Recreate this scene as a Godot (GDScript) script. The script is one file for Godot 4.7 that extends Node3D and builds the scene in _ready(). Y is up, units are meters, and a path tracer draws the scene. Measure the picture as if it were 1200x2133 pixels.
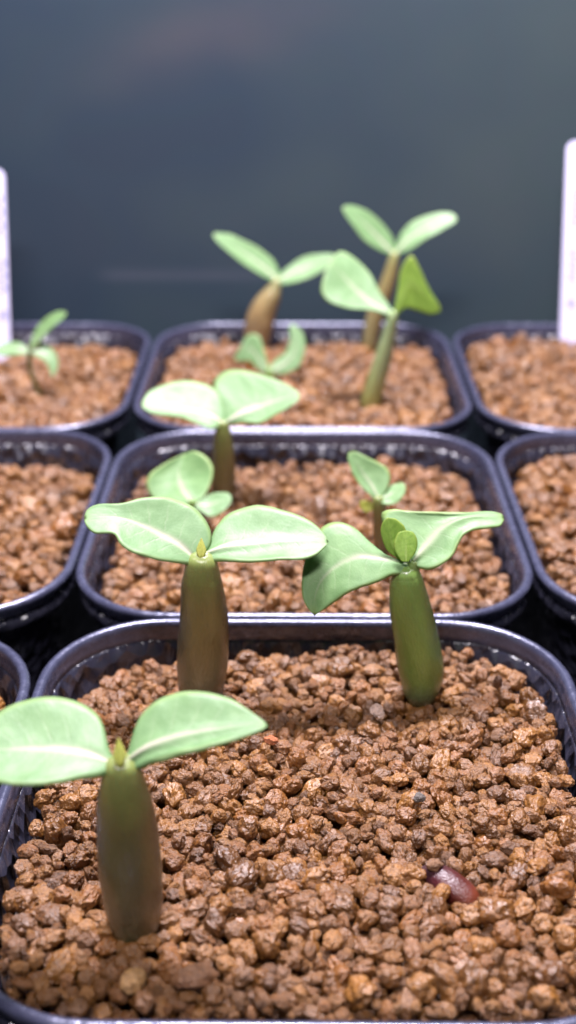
extends Node3D
# Succulent seedlings in black square nursery pots under a grow lamp, metres, y up.

const PITCH := 0.075        # spacing of the pots
const RIM := 0.065          # height of a pot
const HALF := 0.0372        # half the outer width of the rim
const MM := 0.001

var rng := RandomNumberGenerator.new()
var taken := {}
var soil_shapes: Array = []
var granule_mats: Array = []
var granule_tints: Array = []
var mat_loose: StandardMaterial3D
var mat_bed: StandardMaterial3D
var mat_pot: StandardMaterial3D
var mat_rim: StandardMaterial3D
var mat_leaf: StandardMaterial3D
var mat_leaf_dark: StandardMaterial3D
var mat_young: StandardMaterial3D
var mat_bud: StandardMaterial3D
var mat_stem: StandardMaterial3D


func lin(r: float, g: float, b: float) -> Color:
	return Color(r, g, b).linear_to_srgb()


func numbered(parent: Node, called: String) -> String:
	var key := str(parent.get_instance_id()) + called
	var n: int = taken.get(key, 0)
	taken[key] = n + 1
	return called if n == 0 else "%s_%03d" % [called, n]


func put(called: String, mesh: Mesh, material: Material, parent: Node = self) -> MeshInstance3D:
	var o := MeshInstance3D.new()
	o.name = numbered(parent, called)
	o.mesh = mesh
	o.material_override = material
	o.cast_shadow = GeometryInstance3D.SHADOW_CASTING_SETTING_ON
	parent.add_child(o, true)
	return o


func thing(called: String, label: String, category: String, group: String, at: Vector3) -> Node3D:
	var o := Node3D.new()
	o.name = numbered(self, called)
	add_child(o, true)
	o.position = at
	tag(o, label, category, group)
	return o


func tag(o: Node, label: String, category := "", group := "", kind := "") -> void:
	if label: o.set_meta("label", label)
	if category: o.set_meta("category", category)
	if group: o.set_meta("group", group)
	if kind: o.set_meta("kind", kind)


# ---------------------------------------------------------------- meshes
func grid_into(st: SurfaceTool, p: Array, rows: int, cols: int, at: int, uvs: Array, tints: Array) -> int:
	for i in rows * cols:
		if tints.size(): st.set_color(tints[i])
		st.set_uv(uvs[i] if uvs.size() else Vector2(float(i % cols) / (cols - 1), float(i / cols) / (rows - 1)))
		st.add_vertex(p[i])
	for r in rows - 1:
		for c in cols - 1:
			var a := at + r * cols + c
			var b := a + cols
			for k in [a, a + 1, b, b, a + 1, b + 1]: st.add_index(k)
	return at + rows * cols


func grid_mesh(p: Array, rows: int, cols: int, uvs: Array = [], tints: Array = []) -> ArrayMesh:
	var st := SurfaceTool.new()
	st.begin(Mesh.PRIMITIVE_TRIANGLES)
	st.set_smooth_group(0)
	grid_into(st, p, rows, cols, 0, uvs, tints)
	st.generate_normals()
	return st.commit()


func curve(flat: Array) -> Array:
	var out: Array = []
	for i in range(0, flat.size(), 3):
		out.append(Vector3(flat[i], flat[i + 1], flat[i + 2]) * MM)
	return out


# a point on a smooth curve through the points, s measured along its chords
func along(p: Array, s: float) -> Vector3:
	var total := 0.0
	for i in p.size() - 1: total += p[i].distance_to(p[i + 1])
	var want := s * total
	for i in p.size() - 1:
		var d: float = p[i].distance_to(p[i + 1])
		if want <= d or i == p.size() - 2:
			var t := clampf(want / maxf(d, 1e-7), 0.0, 1.0)
			var a: Vector3 = p[maxi(i - 1, 0)]
			var b: Vector3 = p[i]
			var c: Vector3 = p[i + 1]
			var e: Vector3 = p[mini(i + 2, p.size() - 1)]
			# tangents weighted by chord lengths, so that uneven spacing makes no loops
			var d0: float = maxf(a.distance_to(b), 1e-7)
			var d2: float = maxf(c.distance_to(e), 1e-7)
			var m1: Vector3 = (c - a) / (d0 + d) * d if i > 0 else c - b
			var m2: Vector3 = (e - b) / (d + d2) * d if i < p.size() - 2 else c - b
			var t2 := t * t
			var t3 := t2 * t
			return b * (2 * t3 - 3 * t2 + 1) + m1 * (t3 - 2 * t2 + t) + c * (-2 * t3 + 3 * t2) + m2 * (t3 - t2)
		want -= d
	return p[p.size() - 1]


# a blade through its two margins and its midrib, closed and with thickness
func leaf_mesh(middle: Array, upper: Array, lower: Array, thick: float, seed_of: int, wave := 0.0) -> ArrayMesh:
	var m := curve(middle)
	var u := curve(upper)
	var l := curve(lower)
	var ns := 40
	var nw := 24
	var noise := FastNoiseLite.new()
	noise.seed = seed_of
	noise.frequency = 0.9
	var mid: Array = []
	for i in ns + 1:
		var s := float(i) / ns
		var a := along(u, s)
		var b := along(m, s)
		var c := along(l, s)
		for j in nw + 1:
			var v := float(j) / nw
			# a quadratic through the three, with the midrib at v = 0.5
			var q := a * (2 * (v - 0.5) * (v - 1)) + b * (-4 * v * (v - 1)) + c * (2 * v * (v - 0.5))
			var w := 4 * v * (1 - v)
			mid.append(q + Vector3(0, noise.get_noise_2d(s * 3.0 + 10.0, v * 2.0) * wave * MM * (1.2 - w) * sin(PI * s), 0))
	var normals: Array = []
	for i in ns + 1:
		for j in nw + 1:
			var i0 := clampi(i, 1, ns - 1)
			var j0 := clampi(j, 1, nw - 1)
			var du: Vector3 = mid[(i0 + 1) * (nw + 1) + j0] - mid[(i0 - 1) * (nw + 1) + j0]
			var dv: Vector3 = mid[i0 * (nw + 1) + j0 + 1] - mid[i0 * (nw + 1) + j0 - 1]
			normals.append(du.cross(dv).normalized())
	var st := SurfaceTool.new()
	st.begin(Mesh.PRIMITIVE_TRIANGLES)
	st.set_smooth_group(0)
	var at := 0
	for side in [1.0, -1.0]:
		var p: Array = []
		var uvs: Array = []
		for i in ns + 1:
			var s := float(i) / ns
			for j in nw + 1:
				var v := float(j) / nw
				var w := sqrt(maxf(0.0, 4 * v * (1 - v)))
				var rib := exp(-pow((v - 0.5) * 9.0, 2.0)) * (1.0 - s) * (0.9 if side < 0 else -0.25)
				var t := thick * MM * (lerpf(1.0, 0.55, s) + rib) * pow(w, 0.6) * pow(maxf(0.0, 1.0 - pow(s, 8.0)), 0.5) * 0.5
				var k := i * (nw + 1) + j
				p.append(mid[k] + normals[k] * t * side)
				uvs.append(Vector2(s, v))
		if side < 0:
			# turned round, so that both sheets face outwards
			for i in ns + 1:
				var row := p.slice(i * (nw + 1), (i + 1) * (nw + 1))
				var uv := uvs.slice(i * (nw + 1), (i + 1) * (nw + 1))
				row.reverse()
				uv.reverse()
				for j in nw + 1:
					p[i * (nw + 1) + j] = row[j]
					uvs[i * (nw + 1) + j] = uv[j]
		at = grid_into(st, p, ns + 1, nw + 1, at, uvs, [])
	st.generate_normals()
	return st.commit()


# a fleshy stem: a round section swept up an axis of [x, y, z, radius] in millimetres
func stem_mesh(flat: Array, tints: Array, seed_of: int, lumps := 0.03) -> ArrayMesh:
	var axis: Array = []
	var radius: Array = []
	for i in range(0, flat.size(), 4):
		axis.append(Vector3(flat[i], flat[i + 1], flat[i + 2]) * MM)
		radius.append(Vector3(flat[i + 3], 0, 0) * MM)
	var n := axis.size()
	var rings := 56
	var around := 36
	var noise := FastNoiseLite.new()
	noise.seed = seed_of
	noise.frequency = 0.5
	var p: Array = []
	var uvs: Array = []
	var cs: Array = []
	for i in rings + 5:
		# the first rings close the top with a dome
		var s := maxf(0.0, float(i - 4) / rings)
		var f := s * (n - 1)
		var k := mini(int(f), n - 2)
		var t := f - k
		var a: Vector3 = axis[k].cubic_interpolate(axis[k + 1], axis[maxi(k - 1, 0)], axis[mini(k + 2, n - 1)], t)
		var r: float = radius[k].cubic_interpolate(radius[k + 1], radius[maxi(k - 1, 0)], radius[mini(k + 2, n - 1)], t).x
		var ahead: Vector3 = axis[k + 1] - axis[k]
		var before: Vector3 = axis[k] - axis[maxi(k - 1, 0)]
		var after: Vector3 = axis[mini(k + 2, n - 1)] - axis[k + 1]
		var heading := (ahead.normalized() + before.normalized() * (1.0 - t) * 0.5 + after.normalized() * t * 0.5).normalized()
		var side := Vector3(0, 0, 1).cross(heading).normalized()
		var other := heading.cross(side)
		if i < 4:
			var dome := float(i) / 4.0 * PI / 2
			a -= heading * r * 0.75 * cos(dome)
			r *= maxf(sin(dome), 0.001)
		var c: Color = tints[mini(int(s * (tints.size() - 1)), tints.size() - 2)].lerp(tints[mini(int(s * (tints.size() - 1)) + 1, tints.size() - 1)], fmod(s * (tints.size() - 1), 1.0) if s < 1.0 else 1.0)
		for j in around + 1:
			var g := TAU * j / around
			var swell := 1.0 + lumps * noise.get_noise_3d(cos(g) * 2.0, sin(g) * 2.0, s * 6.0)
			p.append(a + (side * cos(g) + other * sin(g)) * r * swell)
			uvs.append(Vector2(float(j) / around * 2.0, s))
			var blotch := 1.0 + 0.26 * noise.get_noise_3d(cos(g) * 1.6 + 40.0, sin(g) * 1.6, s * 5.0)
			cs.append(Color(c.r * blotch, c.g * blotch, c.b * blotch))
	return grid_mesh(p, rings + 5, around + 1, uvs, cs)


func rounded_square(half: float, r: float, y: float) -> Array:
	var out: Array = []
	for q in 4:
		var centre := Vector2(half - r, half - r).rotated(q * PI / 2)
		for k in 11:
			var g := q * PI / 2 + k * PI / 20
			out.append(Vector3(centre.x + cos(g) * r, y, centre.y + sin(g) * r))
		var next := Vector2(half - r, half - r).rotated((q + 1) * PI / 2)
		var from: Vector3 = out[out.size() - 1]
		var g2 := (q + 1) * PI / 2
		var to := Vector3(next.x + cos(g2) * r, y, next.y + sin(g2) * r)
		for k in range(1, 8): out.append(from.lerp(to, k / 8.0))
	out.append(out[0])
	return out


func pot_shell(profile: Array) -> ArrayMesh:
	var p: Array = []
	var cols := 0
	for q in profile:
		var ring := rounded_square(q[0], maxf(0.004, 0.0165 - (HALF - q[0])), q[1])
		cols = ring.size()
		p.append_array(ring)
	return grid_mesh(p, profile.size(), cols)


# ---------------------------------------------------------------- textures
func noise_texture(freq: float, seed_of: int, kind: int, octaves := 4, size := 512, ramp: Gradient = null) -> NoiseTexture2D:
	var n := FastNoiseLite.new()
	n.noise_type = kind
	n.seed = seed_of
	n.frequency = freq
	n.fractal_octaves = octaves
	var t := NoiseTexture2D.new()
	t.width = size
	t.height = size
	t.seamless = true
	t.noise = n
	if ramp: t.color_ramp = ramp
	return t


# blade colours: pale midrib, faint side veins, mottling and a yellowish margin; linear reflectances
func leaf_images(green: Color, vein: Color, margin: Color, seed_of: int, strength: float) -> Array:
	var w := 512
	var h := 256
	var color := Image.create(w, h, false, Image.FORMAT_RGB8)
	var relief := Image.create(w, h, false, Image.FORMAT_RGB8)
	var n := FastNoiseLite.new()
	n.seed = seed_of
	n.frequency = 0.012
	n.fractal_octaves = 4
	var fine := FastNoiseLite.new()
	fine.seed = seed_of + 5
	fine.noise_type = FastNoiseLite.TYPE_CELLULAR
	fine.cellular_return_type = FastNoiseLite.RETURN_DISTANCE
	fine.frequency = 0.16
	var bend := FastNoiseLite.new()
	bend.seed = seed_of + 9
	bend.frequency = 0.02
	for y in h:
		var v := (y + 0.5) / h
		for x in w:
			var s := (x + 0.5) / w
			var off := absf(v - 0.5 + 0.008 * bend.get_noise_1d(x))
			var across := off * 2.0
			# midrib: broad at the stalk, a hair at the tip
			var width := lerpf(0.10, 0.014, pow(s, 0.5))
			var rib := exp(-pow(off / width, 2.0)) * clampf(1.25 - 1.15 * s, 0.0, 1.0)
			# side veins leave the midrib forward
			var phase := (s - across * 0.16 + 0.012 * bend.get_noise_2d(x, y)) * 7.5
			var side := pow(maxf(0.0, 1.0 - absf(fposmod(phase, 1.0) - 0.5) * 13.0), 1.0) * (1.0 - across) * smoothstep(0.02, 0.1, off) * 0.36
			var speck := fine.get_noise_2d(x, y * 0.7)
			var mottle := 1.0 + 0.24 * n.get_noise_2d(x, y) + 0.24 * (speck + 0.3)
			var edge := smoothstep(0.86, 1.0, across) * 0.6 + smoothstep(0.9, 1.0, s) * 0.3
			var c := Color(green.r * mottle, green.g * (0.3 + 0.7 * mottle), green.b * mottle)
			c = c.lerp(margin, clampf(edge, 0, 1))
			c = c.lerp(vein, clampf(maxf(rib * strength, side * strength * 0.6), 0, 1))
			color.set_pixel(x, y, c.linear_to_srgb())
			var height := 0.5 - 0.35 * rib * 0.8 - side * 0.25 + 0.10 * (speck + 0.3) + 0.05 * n.get_noise_2d(x * 1.5, y * 1.5)
			relief.set_pixel(x, y, Color(height, height, height))
	return [ImageTexture.create_from_image(color), ImageTexture.create_from_image(relief)]


func leaf_material(green: Color, vein: Color, margin: Color, through: Color, seed_of: int, strength: float) -> StandardMaterial3D:
	var im := leaf_images(green, vein, margin, seed_of, strength)
	var m := StandardMaterial3D.new()
	m.albedo_texture = im[0]
	m.texture_repeat = false
	m.roughness = 0.47
	m.metallic_specular = 0.5
	m.heightmap_enabled = true
	m.heightmap_texture = im[1]
	m.heightmap_scale = 0.02
	m.backlight_enabled = true
	m.backlight = through
	return m


# dark panel, greener to one side; painted reflections: a warm patch, a pale band
func panel_image() -> ImageTexture:
	var w := 768
	var h := 360
	var im := Image.create(w, h, false, Image.FORMAT_RGB8)
	var n := FastNoiseLite.new()
	n.seed = 15
	n.frequency = 0.012
	n.fractal_octaves = 3
	for y in h:
		for x in w:
			var px := (x + 0.5) / w * 0.9 - 0.45
			var py := 0.42 - (y + 0.5) / h * 0.42
			var f := n.get_noise_2d(x, y * 1.3)
			var c := Color(0.037, 0.056, 0.080).lerp(Color(0.060, 0.084, 0.092), clampf(0.35 + px * 5.0 + f * 0.5, 0, 1))
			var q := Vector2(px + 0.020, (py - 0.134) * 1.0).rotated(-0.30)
			var warm_reflection := exp(-pow(q.x / 0.026, 2.0) - pow(q.y / 0.0085, 2.0)) * (0.75 + f)
			c = c.lerp(Color(0.125, 0.102, 0.110), clampf(warm_reflection, 0, 1) * 0.65)
			var pale_reflection := smoothstep(0.0690, 0.0700, py) * (1.0 - smoothstep(0.0705, 0.0745, py)) * smoothstep(-0.060, -0.052, px) * (1.0 - smoothstep(-0.03, 0.02, px))
			c = c.lerp(Color(0.095, 0.105, 0.14), pale_reflection * 0.45)
			im.set_pixel(x, y, c.linear_to_srgb())
	return ImageTexture.create_from_image(im)


func make_materials() -> void:
	# leaves
	mat_leaf = leaf_material(Color(0.205, 0.355, 0.15), Color(0.62, 0.57, 0.46), Color(0.36, 0.49, 0.19), Color(0.55, 0.75, 0.35), 3, 0.85)
	mat_leaf_dark = leaf_material(Color(0.20, 0.355, 0.135), Color(0.50, 0.52, 0.36), Color(0.34, 0.44, 0.13), Color(0.55, 0.72, 0.25), 14, 0.8)
	mat_young = leaf_material(Color(0.36, 0.54, 0.09), Color(0.50, 0.60, 0.18), Color(0.42, 0.42, 0.10), Color(0.85, 1.0, 0.2), 25, 0.5)
	mat_bud = leaf_material(Color(0.48, 0.50, 0.09), Color(0.50, 0.52, 0.14), Color(0.40, 0.36, 0.08), Color(0.7, 0.75, 0.15), 36, 0.3)
	# stems: colour comes along the length, the texture gives pale flecks
	var flecks := Gradient.new()
	flecks.offsets = PackedFloat32Array([0.0, 0.06, 0.12, 0.8, 1.0])
	flecks.colors = PackedColorArray([Color(1, 1, 1), Color(0.98, 0.98, 0.98), Color(0.84, 0.84, 0.84), Color(0.80, 0.80, 0.80), Color(0.72, 0.72, 0.72)])
	mat_stem = StandardMaterial3D.new()
	mat_stem.vertex_color_use_as_albedo = true
	mat_stem.albedo_texture = noise_texture(0.05, 77, FastNoiseLite.TYPE_CELLULAR, 3, 512, flecks)
	mat_stem.albedo_color = Color(1, 1, 1)
	mat_stem.roughness = 0.24
	mat_stem.metallic_specular = 0.75
	mat_stem.heightmap_enabled = true
	mat_stem.heightmap_texture = noise_texture(0.05, 78, FastNoiseLite.TYPE_SIMPLEX_SMOOTH, 5)
	mat_stem.heightmap_scale = 0.007
	mat_stem.subsurf_scatter_enabled = true
	mat_stem.subsurf_scatter_strength = 0.06
	# pots: blow-moulded black plastic with a hammered skin
	mat_pot = StandardMaterial3D.new()
	mat_pot.albedo_color = lin(0.028, 0.028, 0.045)
	mat_pot.roughness = 0.24
	mat_pot.metallic_specular = 0.8
	mat_pot.uv1_triplanar = true
	mat_pot.uv1_world_triplanar = true
	mat_pot.uv1_scale = Vector3(70, 50, 70)
	var hammered := noise_texture(0.014, 5, FastNoiseLite.TYPE_CELLULAR, 1, 512)
	mat_pot.heightmap_enabled = true
	mat_pot.heightmap_texture = hammered
	mat_pot.heightmap_scale = 0.14
	mat_rim = StandardMaterial3D.new()
	var scuffs := Gradient.new()
	scuffs.offsets = PackedFloat32Array([0.0, 0.45, 0.7, 1.0])
	scuffs.colors = PackedColorArray([Color(0.75, 0.75, 0.78), Color(0.85, 0.85, 0.88), Color(0.95, 0.95, 0.97), Color(1, 1, 1)])
	mat_rim.albedo_color = lin(0.095, 0.10, 0.16)
	mat_rim.metallic = 0.35
	mat_rim.albedo_texture = noise_texture(0.02, 31, FastNoiseLite.TYPE_SIMPLEX_SMOOTH, 5, 512, scuffs)
	mat_rim.uv1_triplanar = true
	mat_rim.uv1_world_triplanar = true
	mat_rim.uv1_scale = Vector3(40, 40, 40)
	mat_rim.roughness = 0.46
	var wear := Gradient.new()
	wear.offsets = PackedFloat32Array([0.0, 0.5, 0.75, 1.0])
	wear.colors = PackedColorArray([Color(0.42, 0.42, 0.42), Color(0.55, 0.55, 0.55), Color(0.8, 0.8, 0.8), Color(1, 1, 1)])
	mat_rim.roughness_texture = noise_texture(0.015, 33, FastNoiseLite.TYPE_SIMPLEX_SMOOTH, 5, 512, wear)
	mat_rim.metallic_specular = 1.0
	mat_rim.heightmap_enabled = true
	mat_rim.heightmap_texture = noise_texture(0.03, 32, FastNoiseLite.TYPE_SIMPLEX_SMOOTH, 5)
	mat_rim.heightmap_scale = 0.006
	# fired clay granules
	var clay := Gradient.new()
	clay.offsets = PackedFloat32Array([0.0, 0.35, 0.6, 0.85, 1.0])
	clay.colors = PackedColorArray([Color(0.58, 0.52, 0.48), Color(0.80, 0.76, 0.72), Color(0.92, 0.9, 0.86), Color(1, 0.97, 0.92), Color(1, 1, 1)])
	var skin := noise_texture(0.012, 41, FastNoiseLite.TYPE_SIMPLEX_SMOOTH, 5, 512, clay)
	var grit := noise_texture(0.016, 42, FastNoiseLite.TYPE_SIMPLEX_SMOOTH, 6, 512)
	var base := StandardMaterial3D.new()
	base.albedo_texture = skin
	base.uv1_triplanar = true
	base.uv1_scale = Vector3(0.45, 0.45, 0.45)
	base.roughness = 0.36
	base.metallic_specular = 0.9
	base.heightmap_enabled = true
	base.heightmap_texture = grit
	base.heightmap_scale = 0.017
	mat_loose = base.duplicate()
	mat_loose.vertex_color_use_as_albedo = true
	# tones seen in the heap, most of them brown
	granule_tints = [Color(0.260, 0.112, 0.020), Color(0.295, 0.130, 0.024), Color(0.226, 0.093, 0.017), Color(0.330, 0.148, 0.029), Color(0.269, 0.108, 0.019), Color(0.208, 0.090, 0.019), Color(0.356, 0.160, 0.031),
		Color(0.173, 0.073, 0.018), Color(0.295, 0.118, 0.020), Color(0.251, 0.108, 0.023)]
	for c in granule_tints:
		var m: StandardMaterial3D = base.duplicate()
		m.albedo_color = c.linear_to_srgb()
		granule_mats.append(m)
	mat_bed = base.duplicate()
	mat_bed.albedo_color = lin(0.10, 0.05, 0.025)


# ---------------------------------------------------------------- granules
func granule_mesh(seed_of: int) -> ArrayMesh:
	var v: Array = []
	var f: Array = []
	var g := (1.0 + sqrt(5.0)) / 2.0
	for p in [[-1, g, 0], [1, g, 0], [-1, -g, 0], [1, -g, 0], [0, -1, g], [0, 1, g], [0, -1, -g], [0, 1, -g], [g, 0, -1], [g, 0, 1], [-g, 0, -1], [-g, 0, 1]]:
		v.append(Vector3(p[0], p[1], p[2]).normalized())
	for t in [[0, 11, 5], [0, 5, 1], [0, 1, 7], [0, 7, 10], [0, 10, 11], [1, 5, 9], [5, 11, 4], [11, 10, 2], [10, 7, 6], [7, 1, 8], [3, 9, 4], [3, 4, 2], [3, 2, 6], [3, 6, 8], [3, 8, 9], [4, 9, 5], [2, 4, 11], [6, 2, 10], [8, 6, 7], [9, 8, 1]]:
		f.append(t)
	for level in 4:
		var cut := {}
		var finer: Array = []
		for t in f:
			var mid: Array = []
			for e in [[t[0], t[1]], [t[1], t[2]], [t[2], t[0]]]:
				var key := "%d_%d" % [mini(e[0], e[1]), maxi(e[0], e[1])]
				if not cut.has(key):
					cut[key] = v.size()
					v.append(((v[e[0]] + v[e[1]]) / 2.0).normalized())
				mid.append(cut[key])
			finer.append_array([[t[0], mid[0], mid[2]], [t[1], mid[1], mid[0]], [t[2], mid[2], mid[1]], [mid[0], mid[1], mid[2]]])
		f = finer
	var r := RandomNumberGenerator.new()
	r.seed = 900 + seed_of
	var lump := FastNoiseLite.new()
	lump.seed = seed_of * 7 + 1
	lump.frequency = 0.75
	lump.fractal_octaves = 2
	var knob := FastNoiseLite.new()
	knob.seed = seed_of * 7 + 2
	knob.noise_type = FastNoiseLite.TYPE_CELLULAR
	knob.cellular_return_type = FastNoiseLite.RETURN_DISTANCE
	knob.frequency = 1.5
	var planes: Array = []
	for k in 7:
		planes.append([Vector3(r.randfn(), r.randfn(), r.randfn()).normalized(), r.randf_range(0.7, 1.0)])
	var stretch := Vector3(r.randf_range(0.85, 1.25), r.randf_range(0.78, 1.0), r.randf_range(0.85, 1.1))
	var out: Array = []
	for p in v:
		var q: Vector3 = p * (1.0 + 0.32 * lump.get_noise_3dv(p * 1.2) - 0.20 * (knob.get_noise_3dv(p) + 0.5))
		for pl in planes:
			var over: float = q.dot(pl[0]) - pl[1]
			if over > 0: q -= pl[0] * over * 0.3
		q *= 1.0 + 0.06 * lump.get_noise_3dv(p * 5.0) - 0.15 * knob.get_noise_3dv(p * 2.2 + Vector3(9, 0, 0))
		out.append(q * stretch)
	var st := SurfaceTool.new()
	st.begin(Mesh.PRIMITIVE_TRIANGLES)
	st.set_smooth_group(0)
	for p in out: st.add_vertex(p)
	for t in f:
		for k in [t[0], t[2], t[1]]: st.add_index(k)
	st.generate_normals()
	return st.commit()


# the surface wanted at a place of the pot: corner heights below the rim, in mm, plus hummocks
func wanted(x: float, z: float, low: Array, hum: FastNoiseLite) -> float:
	var u := clampf(x / (2 * HALF) + 0.5, 0, 1)
	var v := clampf(z / (2 * HALF) + 0.5, 0, 1)
	var back: float = lerpf(low[0], low[1], u)
	var front: float = lerpf(low[2], low[3], u)
	return RIM - lerpf(back, front, v) * MM + hum.get_noise_2d(x * 1000.0, z * 1000.0) * 1.1 * MM + heaped(x, z) * MM


var humps: Array = []      # places of the next pot's soil that are heaped up or scooped out: x, z, half length, half width, turn, millimetres


func heaped(x: float, z: float) -> float:
	var sum := 0.0
	for h in humps:
		var q := Vector2(x - h[0], z - h[1]).rotated(h[4])
		sum += h[5] * exp(-pow(absf(q.x / h[2]), 3.0) - pow(absf(q.y / h[3]), 3.0))
	return sum


# drops granules one by one on the lowest spot of a few; those that show largest become parts
func fill(pot_at: Vector3, low: Array, alone: int, count: int, label: String, seed_of: int, size := 1.0) -> Node3D:
	var soil := thing("potting_soil", label, "potting soil", "clay granule soil in the pots", pot_at + Vector3(0, RIM - 0.012, 0))
	var lift := Vector3(0, RIM - 0.012, 0)
	var r := RandomNumberGenerator.new()
	r.seed = seed_of
	var hum := FastNoiseLite.new()
	hum.seed = seed_of
	hum.frequency = 0.06
	var cell := 0.00036
	var n := 190
	var span := n * cell
	var field := PackedFloat32Array()
	field.resize(n * n)
	var inner := 0.0335
	for iz in n:
		for ix in n:
			field[iz * n + ix] = wanted((ix + 0.5) * cell - span / 2, (iz + 0.5) * cell - span / 2, low, hum) - 0.0050
	# the packed mass below the loose top
	var p: Array = []
	var cols := 0
	for ring in 13:
		var line := rounded_square(inner * ring / 12.0 + 0.0001, 0.0132 * ring / 12.0 + 0.00005, 0)
		cols = line.size()
		for q in line: p.append(Vector3(q.x, wanted(q.x, q.z, low, hum) - 0.0042, q.z) - lift)
	put("packed_soil", grid_mesh(p, 13, cols), mat_bed, soil)
	var made: Array = []
	var corner := 0.0130
	for k in count:
		var fine := r.randf()
		var rad := (0.5 + 0.78 * pow(fine, 1.5) + (0.5 if r.randf() < 0.07 else 0.0)) * MM * size
		if k > count * 0.93: rad = r.randf_range(0.35, 0.65) * MM * size
		var best := Vector2.ZERO
		var least := 1e9
		for t in 12:
			var c := Vector2(r.randf_range(-1, 1), r.randf_range(-1, 1)) * (inner - rad * 0.8)
			var e := Vector2(maxf(absf(c.x) - (inner - corner), 0), maxf(absf(c.y) - (inner - corner), 0))
			if e.length() > corner - rad * 0.8: continue
			var jx := clampi(int((c.x + span / 2) / cell), 0, n - 1)
			var jz := clampi(int((c.y + span / 2) / cell), 0, n - 1)
			var short := field[jz * n + jx] - wanted(c.x, c.y, low, hum)
			if short < least:
				least = short
				best = c
		if least > 0.0004: continue
		var reach := int(ceil(rad / cell))
		var cx := int((best.x + span / 2) / cell)
		var cz := int((best.y + span / 2) / cell)
		var y := -1.0
		var rc := rad * 0.97
		for dz in range(-reach, reach + 1):
			for dx in range(-reach, reach + 1):
				var d2 := (dx * dx + dz * dz) * cell * cell
				if d2 < rc * rc and cx + dx >= 0 and cx + dx < n and cz + dz >= 0 and cz + dz < n:
					y = maxf(y, field[(cz + dz) * n + cx + dx] + sqrt(rc * rc - d2))
		if y > wanted(best.x, best.y, low, hum) + rad * 0.9: continue
		for dz in range(-reach, reach + 1):
			for dx in range(-reach, reach + 1):
				var d2 := (dx * dx + dz * dz) * cell * cell
				if d2 < rad * rad and cx + dx >= 0 and cx + dx < n and cz + dz >= 0 and cz + dz < n:
					var at := (cz + dz) * n + cx + dx
					field[at] = maxf(field[at], y + sqrt(rad * rad - d2) * 0.85)
		made.append([Vector3(best.x, y, best.y), rad, 0.0])
	# how large each shows: what is buried or outside the view counts little
	for m in made:
		var q: Vector3 = m[0]
		var world: Vector3 = q + pot_at
		var bare := clampf((q.y - wanted(q.x, q.z, low, hum) + 0.0016) / 0.0016, 0.0, 1.3)
		var away := world.distance_to(Vector3(0, 0.158, 0))
		var seen := 1.0 if absf(world.x) < 0.022 + 0.21 * (away - 0.07) else 0.05
		m[2] = m[1] / away * bare * seen
	made.sort_custom(func(a, b): return a[2] > b[2])
	var loose := [[], [], [], []]
	for k in made.size():
		var m: Array = made[k]
		var turn := Basis(Quaternion(Vector3(r.randfn(), r.randfn(), r.randfn()).normalized(), r.randf() * TAU)).scaled_local(Vector3(r.randf_range(0.9, 1.3), r.randf_range(0.85, 1.1), r.randf_range(0.9, 1.15)) * m[1] * 1.08)
		if k < alone:
			var o := put("granule", soil_shapes[r.randi() % soil_shapes.size()], granule_mats[r.randi() % granule_mats.size()], soil)
			o.transform = Transform3D(turn, m[0] - lift)
		else:
			loose[k % 4].append([Transform3D(turn, m[0] - lift), granule_tints[r.randi() % granule_tints.size()]])
	var heap := Node3D.new()
	heap.name = "loose_granules"
	heap.set_meta("kind", "stuff")
	soil.add_child(heap, true)
	for k in 4:
		var mm := MultiMesh.new()
		mm.transform_format = MultiMesh.TRANSFORM_3D
		mm.use_colors = true
		mm.mesh = soil_shapes[(k * 3 + seed_of) % soil_shapes.size()]
		mm.instance_count = loose[k].size()
		for i in loose[k].size():
			mm.set_instance_transform(i, loose[k][i][0])
			mm.set_instance_color(i, loose[k][i][1])
		var mi := MultiMeshInstance3D.new()
		mi.name = numbered(heap, "granules")
		mi.multimesh = mm
		mi.material_override = mat_loose
		mi.set_meta("kind", "stuff")
		heap.add_child(mi, true)
	return soil


func odd_granule(soil: Node3D, at: Vector3, size: Vector3, shape: int, c: Color, label: String, turn := Vector3.ZERO, smooth := 0.6) -> void:
	var m: StandardMaterial3D = granule_mats[0].duplicate()
	m.albedo_color = c.linear_to_srgb()
	m.roughness = smooth
	var o := put("granule", soil_shapes[shape], m, soil)
	o.transform = Transform3D(Basis.from_euler(turn).scaled_local(size * MM), at - soil.position)
	tag(o, label)


# ---------------------------------------------------------------- pots
var pot_wall: ArrayMesh
var pot_rim: ArrayMesh
var pot_floor: ArrayMesh


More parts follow.
